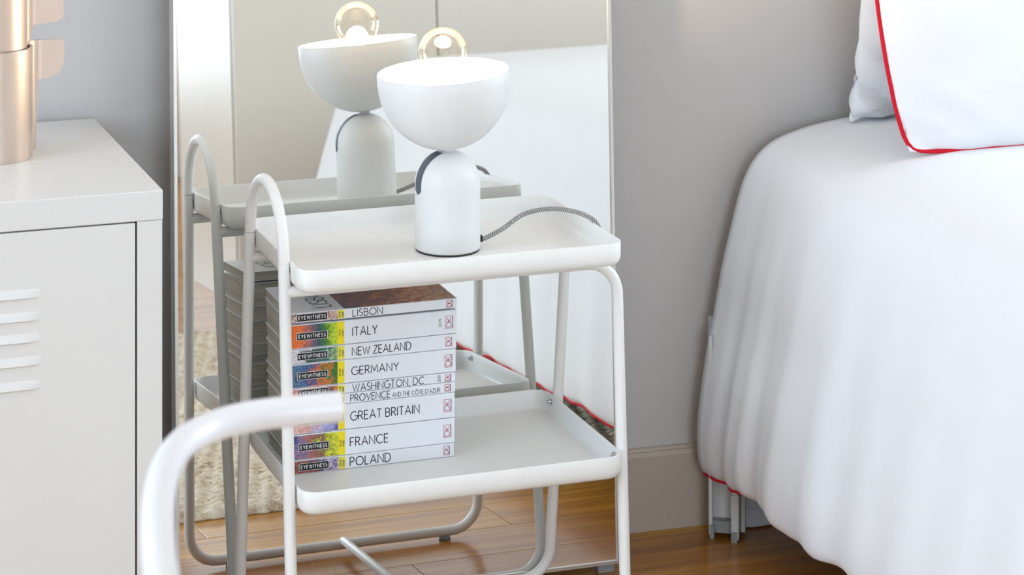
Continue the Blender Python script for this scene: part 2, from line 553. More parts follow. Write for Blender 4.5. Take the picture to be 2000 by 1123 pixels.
for s in (-1, 1):
    # left leg, from the seam under the arch to the floor bend
    zs = .5497
    P = [(lx(zs), s * leg_y(zs), zs), (lx(.0), s * leg_y(ZRAIL), ZRAIL), (lx(0) + .07, s * leg_y(ZRAIL), ZRAIL)]
    MB().tube(fillet(P, .042, 10), TR + .0002, 14).build('leg', M['white_metal'], tb, smooth=50)
    # right leg with bends at the top rail and at the floor
    P = [(rx(ZT) - .075, s * leg_y(ZTOPR), ZTOPR), (rx(ZT), s * leg_y(ZTOPR), ZTOPR), (rx(0), s * leg_y(ZRAIL), ZRAIL), (rx(0) - .07, s * leg_y(ZRAIL), ZRAIL)]
    MB().tube(fillet(P, [.040, .042], 10), TR, 14).build('leg', M['white_metal'], tb, smooth=50)
    MB().tube([(lx(ZTOPR), s * leg_y(ZTOPR), ZTOPR), (rx(ZT) - .075, s * leg_y(ZTOPR), ZTOPR)], TR, 14).build('top_rail', M['white_metal'], tb, smooth=50)
    MB().tube([(lx(0) + .07, s * leg_y(ZRAIL), ZRAIL), (rx(0) - .07, s * leg_y(ZRAIL), ZRAIL)], TR, 14).build('bottom_rail', M['white_metal'], tb, smooth=50)
    for x in (-.165, .168):
        m_ = MB().lathe([(.009, .0003), (.009, .0035), (.006, .0065)], (x, s * leg_y(ZRAIL)), 16)
        m_.build('foot_pad', M['shoe'], tb, smooth=40)
arch = [(-.2266, -LA * math.cos(PI * k / 28), .5501 + .086 * math.sin(PI * k / 28)) for k in range(29)]
MB().tube(arch, TR, 14).build('arch_handle', M['white_metal'], tb, smooth=50)
yb = leg_y(ZRAIL)
MB().tube([(.0075, -yb, ZRAIL + .004), (.0075, -yb + .006, ZRAIL + .0055), (.0075, yb - .006, ZRAIL + .0055), (.0075, yb, ZRAIL + .004)], .0062, 12).build('cross_brace', M['white_metal'], tb, smooth=50)
for sx in (-1, 1):
    for sy in (-1, 1):
        x = sx * (HWL - .0032); y = sy * leg_y(.268)
        m_ = MB()
        ring = lambda xx, r: [(xx, y + r * math.cos(2 * PI * k / 14), .268 + r * math.sin(2 * PI * k / 14)) for k in range(14)]
        d_ = -sx
        m_.rings([ring(x, .0042), ring(x + d_ * .0012, .0042), ring(x + d_ * .0014, .003), ring(x + d_ * .0045, .0028), ring(x + d_ * .0058, .0016)], True, True, True)
        m_.build('bolt', M['steel'], tb, smooth=40)
for sy in (-1, 1):       # spacers between the left tubes and the upper tray
    m_ = MB(); y = sy * leg_y(ZT - .014)
    rg = lambda xx: [(xx, y + .005 * math.cos(2 * PI * k / 12), ZT - .013 + .011 * math.sin(2 * PI * k / 12)) for k in range(12)]
    m_.rings([rg(-.2215), rg(-.2198)], True, True, True)
    m_.build('spacer', M['gap'], tb)

# ------------------------------------------------------------------ table lamp on the upper tray
LX, LY = .0225, .001
Z0 = ZTF
lamp = thing('table_lamp', (LX, LY, Z0), 'white table lamp with bowl shade and domed base on the top tray', 'lamp')
RB = .0437
prof = [(RB - .002, Z0 + .0022), (RB - .0004, Z0 + .003), (RB, Z0 + .005), (RB, Z0 + .0885)]
ZD = Z0 + .0885; HD_ = .6585 - ZD
for k in range(1, 13):
    a_ = PI / 2 * k / 12
    prof.append((max(RB * math.cos(a_), .0045), ZD + HD_ * math.sin(a_)))
MB().lathe(prof, (LX, LY), 56).build('lamp_base', M['lamp_white'], lamp, smooth=60)
MB().lathe([(RB - .0012, Z0 + .0002), (RB - .0012, Z0 + .0024)], (LX, LY), 48).build('base_pad', M['gap'], lamp)
# curved slot on the -x side, running from the crown down the flank
mb = MB(); hw_ = .0085
rows = []
az = .11
for k in range(19):
    tt = k / 18
    if tt < .86:
        a_ = PI / 2 * (1 - tt / .86) - .0
        a_ = min(a_, PI / 2 * .80)
        r_, z_ = RB * math.cos(a_), ZD + HD_ * math.sin(a_)
        n_ = Vector((math.cos(a_) / RB, 0, math.sin(a_) / HD_)).normalized()
    else:
        r_, z_ = RB, ZD - (tt - .86) / .14 * .012
        n_ = Vector((1, 0, 0))
    hw2 = hw_ * (math.sqrt(max(0, 1 - ((tt - .93) / .07) ** 2)) if tt > .93 else 1)
    hw2 = max(hw2, .0003)
    row = []
    for q in (-1, -.5, 0, .5, 1):
        yy = q * hw2
        rr = math.sqrt(max(r_ * r_ - yy * yy, 0)) if r_ > abs(yy) else r_
        p_ = Vector((-(rr + n_.x * .00035), yy, z_ + n_.z * .00035))
        p_ = Matrix.Rotation(az, 3, 'Z') @ p_
        row.append((LX + p_.x, LY + p_.y, p_.z))
    rows.append(row)
mb.rings(rows, False)
mb.build('slot', M['slot'], lamp, smooth=60)
MB().lathe([(.0075, .6545), (.0080, .6575), (.0080, .6600), (.0060, .6625)], (LX + .001, LY), 20).build('pivot', M['lamp_white'], lamp, smooth=50)
# bowl shade, tipped a few degrees towards the slot
RS, ZS0, ZS1 = .0885, .6598, .7640
TILT = math.radians(-3.4)
piv = Vector((LX, LY, ZS0))
def tipped(p): return piv + Matrix.Rotation(TILT, 3, 'Y') @ (Vector(p) - piv)
prof = []
hb_ = ZS1 - ZS0
sph = .090
for k in range(0, 15):
    a_ = PI / 2 * k / 14
    prof.append((max(RS * math.sin(a_), .004), ZS0 + sph * (1 - math.cos(a_))))
prof.append((RS + .0003, ZS1 - .0006)); prof.append((RS - .0004, ZS1)); prof.append((RS - .0016, ZS1)); prof.append((RS - .0022, ZS1 - .0008))
for k in range(14, 0, -1):
    a_ = PI / 2 * k / 14
    prof.append(((RS - .0022) * math.sin(a_), ZS0 + .0022 + (sph - .0022) * (1 - math.cos(a_))))
mb = MB().lathe(prof, (LX, LY), 64)
mb.v = [tuple(tipped(v)) for v in mb.v]
shade = mb.build('lamp_shade', M['lamp_white'], lamp, smooth=60)
mb = MB().lathe([(.016, ZS0 + .004), (.016, ZS0 + .034), (.0145, ZS0 + .036), (.0135, ZS0 + .060), (.012, ZS0 + .062)], (LX, LY), 28)
mb.v = [tuple(tipped(v)) for v in mb.v]
mb.build('socket', M['lamp_white'], lamp, smooth=50)
# clear globe bulb with a glowing filament
def glass_mat():
    m = bpy.data.materials.new('clear_bulb_glass'); t = NT(m)
    out = t.t.nodes['Material Output']
    tr = t.n('ShaderNodeBsdfTransparent'); tr.inputs[0].default_value = (.995, .965, .91, 1)
    gl = t.n('ShaderNodeBsdfGlossy'); gl.inputs['Roughness'].default_value = .03
    gl.inputs[0].default_value = (1, .96, .9, 1)
    lw = t.n('ShaderNodeFresnel'); lw.inputs[0].default_value = 1.32
    mx = t.n('ShaderNodeMixShader')
    nz = t.noise(t.coord(), 25, 2)
    t.l(t.math('MULTIPLY', lw.outputs[0], t.math('MULTIPLY_ADD', nz, .2, .35)), mx.inputs[0])
    t.l(tr.outputs[0], mx.inputs[1]); t.l(gl.outputs[0], mx.inputs[2])
    t.l(mx.outputs[0], out.inputs[0])
    return m
def glow_mat(name, colr, strength):
    m = bpy.data.materials.new(name); t = NT(m)
    t.b.inputs['Base Color'].default_value = (1, .8, .5, 1)
    n_ = t.noise(t.coord(), 60, 1)
    t.l(t.ramp(n_, [(0, colr), (1, colr)]), t.b.inputs['Emission Color'])
    t.b.inputs['Emission Strength'].default_value = strength
    return m
RG = .0330
zc = .7890
bc = (LX - .0065, LY)
prof = []
for k in range(1, 26):
    a_ = PI * k / 26 * .93
    prof.append((RG * math.sin(a_), zc + RG * math.cos(a_)))
prof = [(.0006, zc + RG)] + prof + [(.0125, ZS0 + .064), (.0125, ZS0 + .058)]
bulb = MB().lathe(prof, bc, 40, True, False).build('bulb', glass_mat(), lamp, smooth=80)
mb = MB()
for k in range(6):
    a_ = 2 * PI * k / 6
    p0 = (bc[0] + .003 * math.cos(a_), bc[1] + .003 * math.sin(a_), zc - .045)
    p1 = (bc[0] + .007 * math.cos(a_ + .5), bc[1] + .007 * math.sin(a_ + .5), zc - .016)
    mb.tube([p0, p1], .0011, 6)
mb.build('filament', glow_mat('glowing_filament', (1, .72, .40, 1), 90), bulb)
pl = bpy.data.lights.new('lamp_bulb_light', 'POINT'); pl.energy = 10.0; pl.color = (1, .74, .46); pl.shadow_soft_size = .016
po = bpy.data.objects.new('lamp_bulb_light', pl); po.location = (bc[0], bc[1], zc - .020); col.objects.link(po)
# textile cord over the right rim
cp = [(LX + .040, LY - .009, .5385), (LX + .050, LY - .010, .5390), (.10, -.004, .5485), (.135, .010, .5615), (.168, .002, .5678), (.195, -.012, .5662), (.213, -.024, .5605), (.2235, -.031, .5520), (.2290, -.033, .5380), (.2270, -.033, .5200), (.2150, -.032, .5120), (.16, -.03, .5120), (.08, -.01, .5140)]
def catmull(P, n=10):
    P = [Vector(p) for p in P]; out = []
    Q = [P[0] * 2 - P[1]] + P + [P[-1] * 2 - P[-2]]
    for i in range(1, len(Q) - 2):
        for k in range(n):
            t = k / n
            out.append(.5 * ((2 * Q[i]) + (Q[i + 1] - Q[i - 1]) * t + (2 * Q[i - 1] - 5 * Q[i] + 4 * Q[i + 1] - Q[i + 2]) * t * t + (3 * Q[i] - Q[i - 1] - 3 * Q[i + 1] + Q[i + 2]) * t ** 3))
    out.append(P[-1]); return out
path = catmull(cp, 10)
def uv_tube(name, path, r, n, material, parent):
    o = MB().tube(path, r, n, caps=False).build(name, material, parent, smooth=80, recalc=False)
    me = o.data; uvl = me.uv_layers.new(name='UVMap')
    acc = [0]
    for a_, b_ in zip(path, path[1:]): acc.append(acc[-1] + (Vector(b_) - Vector(a_)).length)
    for poly in me.polygons:
        for li, vi in zip(poly.loop_indices, poly.vertices):
            i, k = divmod(vi, n)
            ks = [v % n for v in poly.vertices]
            u = k / n
            if max(ks) - min(ks) > 1 and k == 0: u = 1.0
            uvl.data[li].uv = (u, acc[i])
    return o
uv_tube('power_cord', path, .0031, 14, cord_mat(), lamp)
mb = MB(); mb.tube([(LX + .036, LY - .0085, .5383), (LX + .0455, LY - .0095, .5388)], .0048, 12); mb.build('cord_grommet', M['black'], lamp)

# ------------------------------------------------------------------ lettering made of strokes
def arc(cx, cy, rx, ry, a0, a1, n=10):
    return [(cx + rx * math.cos(math.radians(lerp(a0, a1, k / n))), cy + ry * math.sin(math.radians(lerp(a0, a1, k / n)))) for k in range(n + 1)]
GL = {
 'A': (.78, [[(0, 0), (.39, 1), (.78, 0)], [(.14, .34), (.64, .34)]]),
 'B': (.58, [[(0, 0), (0, 1), (.28, 1)] + arc(.28, .76, .24, .24, 90, -90) + [(0, .52)], [(.30, .52)] + arc(.31, .26, .27, .26, 90, -90) + [(0, 0)]]),
 'C': (.80, [arc(.48, .5, .48, .5, 48, 312, 16)]),
 'D': (.72, [[(0, 0), (0, 1), (.26, 1)] + arc(.26, .5, .46, .5, 90, -90, 14) + [(0, 0)]]),
 'E': (.50, [[(.50, 1), (0, 1), (0, 0), (.50, 0)], [(0, .52), (.44, .52)]]),
 'F': (.48, [[(.48, 1), (0, 1), (0, 0)], [(0, .5), (.42, .5)]]),
 'G': (.86, [arc(.48, .5, .48, .5, 50, 360, 18) + [(.54, .5)]]),
 'H': (.66, [[(0, 0), (0, 1)], [(.66, 0), (.66, 1)], [(0, .52), (.66, .52)]]),
 'I': (.02, [[(0.01, 0), (0.01, 1)]]),
 'K': (.60, [[(0, 0), (0, 1)], [(.58, 1), (.02, .46), (.60, 0)]]),
 'L': (.46, [[(0, 1), (0, 0), (.46, 0)]]),
 'M': (.84, [[(0, 0), (.06, 1), (.42, .26), (.78, 1), (.84, 0)]]),
 'N': (.70, [[(0, 0), (0, 1), (.70, 0), (.70, 1)]]),
 'O': (.96, [arc(.48, .5, .48, .5, 0, 360, 22)]),
 'P': (.54, [[(0, 0), (0, 1), (.26, 1)] + arc(.26, .73, .27, .27, 90, -90) + [(0, .46)]]),
 'R': (.58, [[(0, 0), (0, 1), (.26, 1)] + arc(.26, .74, .26, .26, 90, -90) + [(0, .48)], [(.26, .48), (.58, 0)]]),
 'S': (.52, [arc(.27, .75, .24, .25, 40, 270, 10) + arc(.25, .25, .26, .25, 90, -140, 10)]),
 'T': (.60, [[(0, 1), (.60, 1)], [(.30, 1), (.30, 0)]]),
 'U': (.66, [[(0, 1), (0, .33)] + arc(.33, .33, .33, .33, 180, 360, 12) + [(.66, 1)]]),
 'V': (.74, [[(0, 1), (.37, 0), (.74, 1)]]),
 'W': (1.08, [[(0, 1), (.28, 0), (.54, .9), (.80, 0), (1.08, 1)]]),
 'Y': (.66, [[(0, 1), (.33, .48), (.66, 1)], [(.33, .48), (.33, 0)]]),
 'Z': (.60, [[(.02, 1), (.60, 1), (0, 0), (.60, 0)]]),
 ',': (.08, [[(.08, .08), (.02, -.16)]]),
 "'": (.06, [[(.05, 1), (.02, .76)]]),
 '\u00d4': (.96, [arc(.48, .5, .48, .5, 0, 360, 22), [(.28, 1.12), (.48, 1.30), (.68, 1.12)]]),
 '0': (.58, [arc(.29, .5, .29, .5, 0, 360, 16)]),
 '1': (.24, [[(0, .82), (.20, 1), (.20, 0)]]),
 '2': (.52, [arc(.26, .74, .25, .26, 160, -35, 10) + [(0, 0), (.52, 0)]]),
 '9': (.54, [arc(.27, .70, .27, .30, 0, 360, 14), arc(.0, .70, .54, .70, 0, -62, 6)]),
}
def text_len(s, track=.20, space=.36):
    L = 0
    for ch in s:
        L += space if ch == ' ' else GL[ch][0] + track
    return L - track
def text_mesh(mb_, s, org, ux, uy, h, stroke=.1, width=None, track=.20, lift=0):
    """strokes laid on the plane (org; ux, uy unit vectors); h cap height; width squeezes to that length"""
    org = Vector(org); ux = Vector(ux); uy = Vector(uy); nz = ux.cross(uy)
    L = text_len(s, track)
    kx = h if width is None else width / L
    pen = 0; hw_ = stroke * h / 2
    def place(p): return org + ux * p[0] + uy * p[1] + nz * lift
    for ch in s:
        if ch == ' ':
            pen += .36; continue
        wd, strokes = GL[ch]
        for st in strokes:
            pts = [Vector(((pen + x) * kx, y * h)) for x, y in st]
            n = len(pts)
            closed = (pts[0] - pts[-1]).length < 1e-6
            Ls, Rs = [], []
            for i in range(n):
                if closed:
                    d0 = (pts[i] - pts[i - 1 if i > 0 else n - 2]); d1 = (pts[i + 1 if i < n - 1 else 1] - pts[i])
                else:
                    d0 = pts[i] - pts[i - 1] if i > 0 else pts[1] - pts[0]
                    d1 = pts[i + 1] - pts[i] if i < n - 1 else pts[-1] - pts[-2]
                d0 = d0.normalized() if d0.length > 0 else d1.normalized(); d1 = d1.normalized() if d1.length > 0 else d0
                n0 = Vector((-d0.y, d0.x)); n1 = Vector((-d1.y, d1.x))
                mt = (n0 + n1)
                mt = mt.normalized() if mt.length > 1e-4 else n1
                k_ = min(1 / max(mt.dot(n1), .35), 2.2)
                Ls.append(pts[i] + mt * hw_ * k_); Rs.append(pts[i] - mt * hw_ * k_)
            vs = [place(p) for p in Ls] + [place(p) for p in Rs]
            mb_.add(vs, [(i, i + 1, n + i + 1, n + i) for i in range(n - 1)])
        pen += wd + track
    return mb_

# ------------------------------------------------------------------ the stack of guide books
SC = {
 'LISBON': ([(196, 150, 60), (120, 60, 80), (232, 214, 200), (150, 50, 70), (120, 40, 90)], 70, .2, 1.0),
 'ITALY': ([(232, 110, 40), (236, 120, 60), (150, 100, 110), (40, 84, 104), (70, 130, 40), (190, 214, 50)], 38, .95, .35),
 'NEW ZEALAND': ([(226, 206, 216), (214, 216, 226), (70, 84, 84), (40, 110, 90), (30, 110, 104), (170, 190, 130)], 45, .8, .6),
 'GERMANY': ([(60, 70, 110), (90, 130, 160), (50, 80, 140), (226, 120, 50), (40, 110, 50), (60, 140, 60)], 45, .7, .6),
 'WASHINGTON, DC': ([(220, 130, 130), (226, 150, 140), (236, 176, 130), (240, 140, 50), (60, 60, 90), (246, 150, 60)], 30, .8, .45),
 'PROVENCE': ([(190, 180, 210), (226, 170, 180), (150, 140, 200), (236, 200, 200)], 40, .4, .8),
 'GREAT BRITAIN': ([(240, 200, 190), (226, 170, 160), (190, 190, 226), (90, 80, 170)], 30, .7, .5),
 'FRANCE': ([(60, 70, 120), (130, 120, 170), (180, 110, 90), (120, 90, 80), (196, 200, 30), (226, 220, 70)], 48, .75, .65),
 'POLAND': ([(40, 40, 70), (170, 100, 70), (150, 60, 70), (60, 60, 110), (210, 190, 210), (110, 96, 180)], 60, .55, .8),
}
# title, z0, z1, x0, x1, y front, title height, title px start/end, small extra
BOOKS = [
 ('POLAND', .2501, .2686, -.1918, .0296, -.0040, 682, 761, .0112, None),
 ('FRANCE', .2686, .3019, -.1925, .0303, -.0045, 682, 756, .0112, None),
 ('GREAT BRITAIN', .3019, .3356, -.1931, .0310, -.0036, 683, 818, .0112, None),
 ('PROVENCE', .3356, .3496, -.1934, .0313, -.0040, 683, 760, .0090, None),
 ('WASHINGTON, DC', .3496, .3625, -.1937, .0316, -.0042, 687, 827, .0094, '2020'),
 ('GERMANY', .3625, .3938, -.1944, .0323, -.0038, 685, 777, .0103, None),
 ('NEW ZEALAND', .3938, .4138, -.1948, .0327, -.0044, 686, 801, .0103, None),
 ('ITALY', .4138, .4458, -.1954, .0334, -.0040, 687, 735, .0110, '2019'),
 ('LISBON', .4476, .4612, -.1957, .0338, -.0046, 687, 745, .0090, None),
]
def px2x(px): return lerp(-.1925, .0305, (px - 571.5) / (888 - 571.5)) if px else 0
desc = {'POLAND': 'bottom book of the stack, spine titled POLAND, lying on the lower tray',
        'FRANCE': 'thick white guide book titled FRANCE with yellow foliage on its spine',
        'GREAT BRITAIN': 'thick white guide book titled GREAT BRITAIN, partly behind the blurred tube',
        'PROVENCE': 'thin white guide book titled PROVENCE AND THE C\u00d4TE D\'AZUR in the stack',
        'WASHINGTON, DC': 'thin white guide book titled WASHINGTON, DC with orange spine picture',
        'GERMANY': 'white guide book titled GERMANY, below the one titled NEW ZEALAND',
        'NEW ZEALAND': 'white guide book titled NEW ZEALAND, below the one titled ITALY',
        'ITALY': 'thick white guide book titled ITALY with orange and green spine picture',
        'LISBON': 'topmost book titled LISBON with a brown city picture on its cover'}
BD = .130
def book(i, title, z0, z1, x0, x1, yf, p0, p1, th, year):
    t = thing('guide_book', ((x0 + x1) / 2, yf + BD / 2, z0), desc[title], 'book', 'travel guides stacked on the lower tray')
    org = ORG[t.name]
    hgt = z1 - z0; c = .0007; g = .0003
    z0 += g; z1 -= g
    # cover: spine with softly rounded edges, two boards
    mb_ = MB(); rr = min(.0011, hgt * .2)
    pr = [(yf + BD, z0), (yf + rr, z0), (yf + rr * .3, z0 + rr * .3), (yf, z0 + rr), (yf, z1 - rr), (yf + rr * .3, z1 - rr * .3), (yf + rr, z1), (yf + BD, z1),
          (yf + BD, z1 - c), (yf + c + rr, z1 - c), (yf + c, z1 - c - rr), (yf + c, z0 + c + rr), (yf + c + rr, z0 + c), (yf + BD, z0 + c)]
    mb_.rings([[(x, y, z) for y, z in pr] for x in (x0, x1)], True, True, True)
    cov = mb_.build('cover', M['cover'], t)
    # page block, its head edge a little wavy
    mb_ = MB(); n = 10; m2 = 6
    rings = []
    amp = .0012
    for j in range(n + 1):
        y = lerp(yf + c + .0004, yf + BD - .0015, j / n)
        ring = []
        zz = [lerp(z0 + c + .0001, z1 - c - .0001, q / m2) for q in range(m2 + 1)]
        left = [(x0 + .0010 + amp * (.5 + .5 * math.sin(j * .55 + q * .8 + i * 1.3)) * (j / n), y, z) for q, z in enumerate(zz)]
        right = [(x1 - .0010, y, z) for z in reversed(zz)]
        rings.append(left + right)
    mb_.rings(rings, True, True, True)
    mb_.build('pages', pages_mat(i * .37), t)
    L = x1 - x0; zm = (z0 + z1) / 2
    cols, sc_, grad, ch = SC[title]
    pm = photo_mat('spine_photo_' + title.split(',')[0].lower().replace(' ', '_'), cols, sc_ * 1.7, grad, i * 1.3 + .7, x0 - org.x, x0 - org.x + .277 * L, ch)
    e = .00014
    za, zb = z0 + rr * .9, z1 - rr * .9
    mb_ = MB(); mb_.box((x0 + .0002, yf - e, za), (x0 + .277 * L, yf + .0003, zb)); mb_.build('spine_photo', pm, cov)
    mb_ = MB(); mb_.box((x0 + .277 * L, yf - e, za), (x0 + .318 * L, yf + .0003, zb))
    band = mb_.build('yellow_band', M['yellow'] if hgt > .03 else M['yellow_pale'], cov)
    hh = .0089 if hgt > .013 else .0080
    hh = min(hh, (zb - za) * .85)
    xa, xb = x0 + .037 * L, x0 + .216 * L
    mb_ = MB(); mb_.box((xa - .0006, yf - 1.6 * e, zm - hh / 2 - .0005), (xb + .0006, yf, zm + hh / 2 + .0005))
    mb_.build('label_border', M['paper_white'], cov)
    mb_ = MB(); mb_.box((xa, yf - 2.2 * e, zm - hh / 2), (xb, yf, zm + hh / 2))
    mb_.build('series_label', M['black'], cov)
    mb_ = MB(); text_mesh(mb_, 'EYEWITNESS', (xa + .0022, yf - 2.8 * e, zm - .0021), (1, 0, 0), (0, 0, 1), .0042, .2, (xb - xa) - .0044, .42)
    mb_.build('series_text', M['paper_white'], cov, recalc=False)
    # small vertical print on the yellow band
    wb = .041 * L; fs = min(.0021, wb * .26)
    ln = min(hgt * .62, .0095)
    mb_ = MB()
    for q, sgn in (('TRAVEL', .42), ('GUIDE', .86)):
        text_mesh(mb_, q, (x0 + .277 * L + wb * sgn, yf - 1.8 * e, zm - ln / 2), (0, 0, 1), (-1, 0, 0), fs, .2, ln if q == 'TRAVEL' else ln * .85, .3)
    mb_.build('band_text', M['ink'], cov, recalc=False)
    # title
    xs, xe = px2x(p0), px2x(p1)
    mb_ = MB()
    zt_ = zm - th / 2
    text_mesh(mb_, title, (xs, yf - e, zt_), (1, 0, 0), (0, 0, 1), th, .115, xe - xs, .22)
    if title == 'PROVENCE':
        text_mesh(mb_, "AND THE C\u00d4TE D'AZUR", (px2x(764.5), yf - e, zt_), (1, 0, 0), (0, 0, 1), th * .62, .12, px2x(859) - px2x(764.5), .24)
    mb_.build('title', M['ink'], cov, recalc=False)
    # publisher's mark: an open-book outline with the letters DK, turned on its side
    s_ = .0165 if hgt > .028 else (.0118 if hgt > .017 else .0092)
    wd = .0102 if hgt > .028 else (.0082 if hgt > .017 else .0080)
    cx_ = x0 + .951 * L
    mb_ = MB()
    o_ = Vector((cx_ + wd / 2, yf - e, zm - s_ / 2)); ux = Vector((0, 0, 1)); uy = Vector((-1, 0, 0))
    def seg(p, q, wdt):
        P_ = o_ + ux * p[0] * s_ + uy * p[1] * wd; Q_ = o_ + ux * q[0] * s_ + uy * q[1] * wd
        d_ = (Q_ - P_).normalized(); n_ = Vector((-d_.z, 0, d_.x)) * wdt / 2
        mb_.add([P_ + n_, Q_ + n_, Q_ - n_, P_ - n_], [(0, 1, 2, 3)])
    ol = [(0, 0), (.42, 0), (.5, -.08), (.58, 0), (1, 0), (1, .94), (.60, .94), (.5, .84), (.40, .94), (0, .94), (0, 0)]
    for p, q in zip(ol, ol[1:]): seg(p, q, .0005)
    mk = mb_.build('publisher_mark', M['red_ink'], cov, recalc=False)
    mb_ = MB()
    text_mesh(mb_, 'DK', o_ + ux * s_ * .10 + uy * wd * .14, ux, uy, wd * .66, .11, s_ * .80, .12)
    mb_.build('mark_letters', M['red_ink'], cov, recalc=False)
    mb_ = MB()
    seg((0, -.09), (.46, -.09), .0006); seg((.54, -.09), (1, -.09), .0006)  # two dark ink bars printed along the foot of the mark
    mb_.build('mark_underline', M['ink'], cov, recalc=False)
    if year:
        mb_ = MB(); ys = .0105 if hgt > .02 else .0085
        text_mesh(mb_, year, (x0 + .907 * L, yf - e, zm - ys / 2), (0, 0, 1), (-1, 0, 0), .0036, .13, ys, .2)
        mb_.build('year', M['ink'], cov, recalc=False)
    if title == 'LISBON':
        cm_ = photo_mat('city_cover_photo', [(84, 62, 92), (112, 74, 96), (150, 76, 60), (206, 124, 74), (226, 172, 122), (128, 138, 156)], 52, .55, 4.2, x0 - org.x + .318 * L, x1 - org.x, .9)
        mb_ = MB(); mb_.box((x0 + .318 * L, yf + .0012, z1 - .0002), (x1 - .0006, yf + BD - .0002, z1 + .00014)); mb_.build('cover_photo', cm_, cov)
        mb_ = MB(); text_mesh(mb_, 'LISBON', (x0 + .262 * L, yf + .016, z1 + .0002), (0, 1, 0), (-1, 0, 0), .0235, .085, .092, .2)
        mb_.build('cover_title', M['ink'], cov, recalc=False)
    return t
for i, b_ in enumerate(BOOKS):
    book(i, *b_)

# ------------------------------------------------------------------ locker cabinet
lk = thing('locker_cabinet', (-.66, .08, 0), 'white steel locker cabinet with louvred door at the left edge', 'cabinet')
LX0, LX1, LY0, LY1, LZ = -.93, -.3955, -.143, .302, .6688
FL = LY0
mb = MB()
mb.box((LX0, FL + .022, .03), (LX1, LY1, LZ - .037), 0)
mb.build('body', M['locker'], lk)
mb = MB(); mb.box((LX0 - .0005, FL, LZ - .0362), (LX1 + .0006, LY1 + .001, LZ), .0012); mb.build('top_panel', M['locker'], lk)
for xa, xb in ((LX1 - .0310, LX1), (LX0, LX0 + .031)):
    mb = MB(); mb.box((xa, FL + .0012, .03), (xb, FL + .0225, LZ - .0365), .0008); mb.build('stile', M['locker'], lk)
mb = MB(); mb.box((LX0 + .03, FL + .008, .03), (LX1 - .03, FL + .0225, LZ - .0365)); mb.build('door_gap', M['gap'], lk)
DX0, DX1 = LX0 + .0335, LX1 - .0335
mb = MB(); mb.box((DX0, FL + .0008, .045), (DX1, FL + .010, LZ - .0380), .001)
door = mb.build('door', M['locker'], lk)
for zc_ in (.5560, .5288, .5030, .4750, .4463):
    mb = MB()
    xa, xb = DX0 + .115, -.5445
    hgt_ = .0125; rows = []
    n = 22
    for k in range(n + 1):
        u = k / n; x = lerp(xa, xb, u)
        ee = min(u, 1 - u) * (xb - xa) / .005
        ff = math.sqrt(max(0, 1 - (1 - min(1, ee)) ** 2))
        row = []
        for q in range(7):
            v = q / 6
            bul = math.sin(PI * min(1, v * 1.0)) ** .8 if 0 < v < 1 else 0
            dep = (.0038 * (1 - v) ** .6 * (1 if v < 1 else 0)) if v > .04 else 0
            row.append((x, FL + .0008 - dep * ff + .0002, zc_ - hgt_ / 2 + hgt_ * v))
        rows.append(row)
    mb.rings(rows, False)
    mb.build('louvre', M['locker'], door, smooth=35)
for xa in (LX0 + .04, LX1 - .04):
    for ya in (FL + .05, LY1 - .04):
        MB().lathe([(.014, .0005), (.014, .03)], (xa, ya), 16).build('foot', M['shoe'], lk)

# ------------------------------------------------------------------ sculptural lamp on the locker
ll = thing('sculptural_lamp', (-.565, .106, LZ), 'champagne lacquered lamp of curled sheets with side wings, on the white cabinet', 'lamp')
def curl(R, cx_, cy_, a0, a1, rev, wing_len, out_dir):
    pts = []
    n = 40
    for k in range(n + 1):
        a_ = math.radians(lerp(a0, a1, k / n)); pts.append(Vector((cx_ + R * math.cos(a_), cy_ + R * math.sin(a_))))
    a_ = math.radians(a1)
    tdir = Vector((-math.sin(a_), math.cos(a_)))
    c2 = Vector((cx_, cy_)) + Vector((math.cos(a_), math.sin(a_))) * (R + rev)
    ang0 = a_ + PI
    tgt = math.radians(out_dir)
    cur = math.atan2(tdir.y, tdir.x)
    turn = (cur - tgt)
    for k in range(1, 11):
        aa = ang0 - turn * k / 10
        pts.append(c2 + Vector((math.cos(aa), math.sin(aa))) * rev)
    e_ = pts[-1]; d_ = Vector((math.cos(tgt), math.sin(tgt)))
    for k in range(1, 13):
        pts.append(e_ + d_ * wing_len * k / 12)
    return pts, n, n + 10
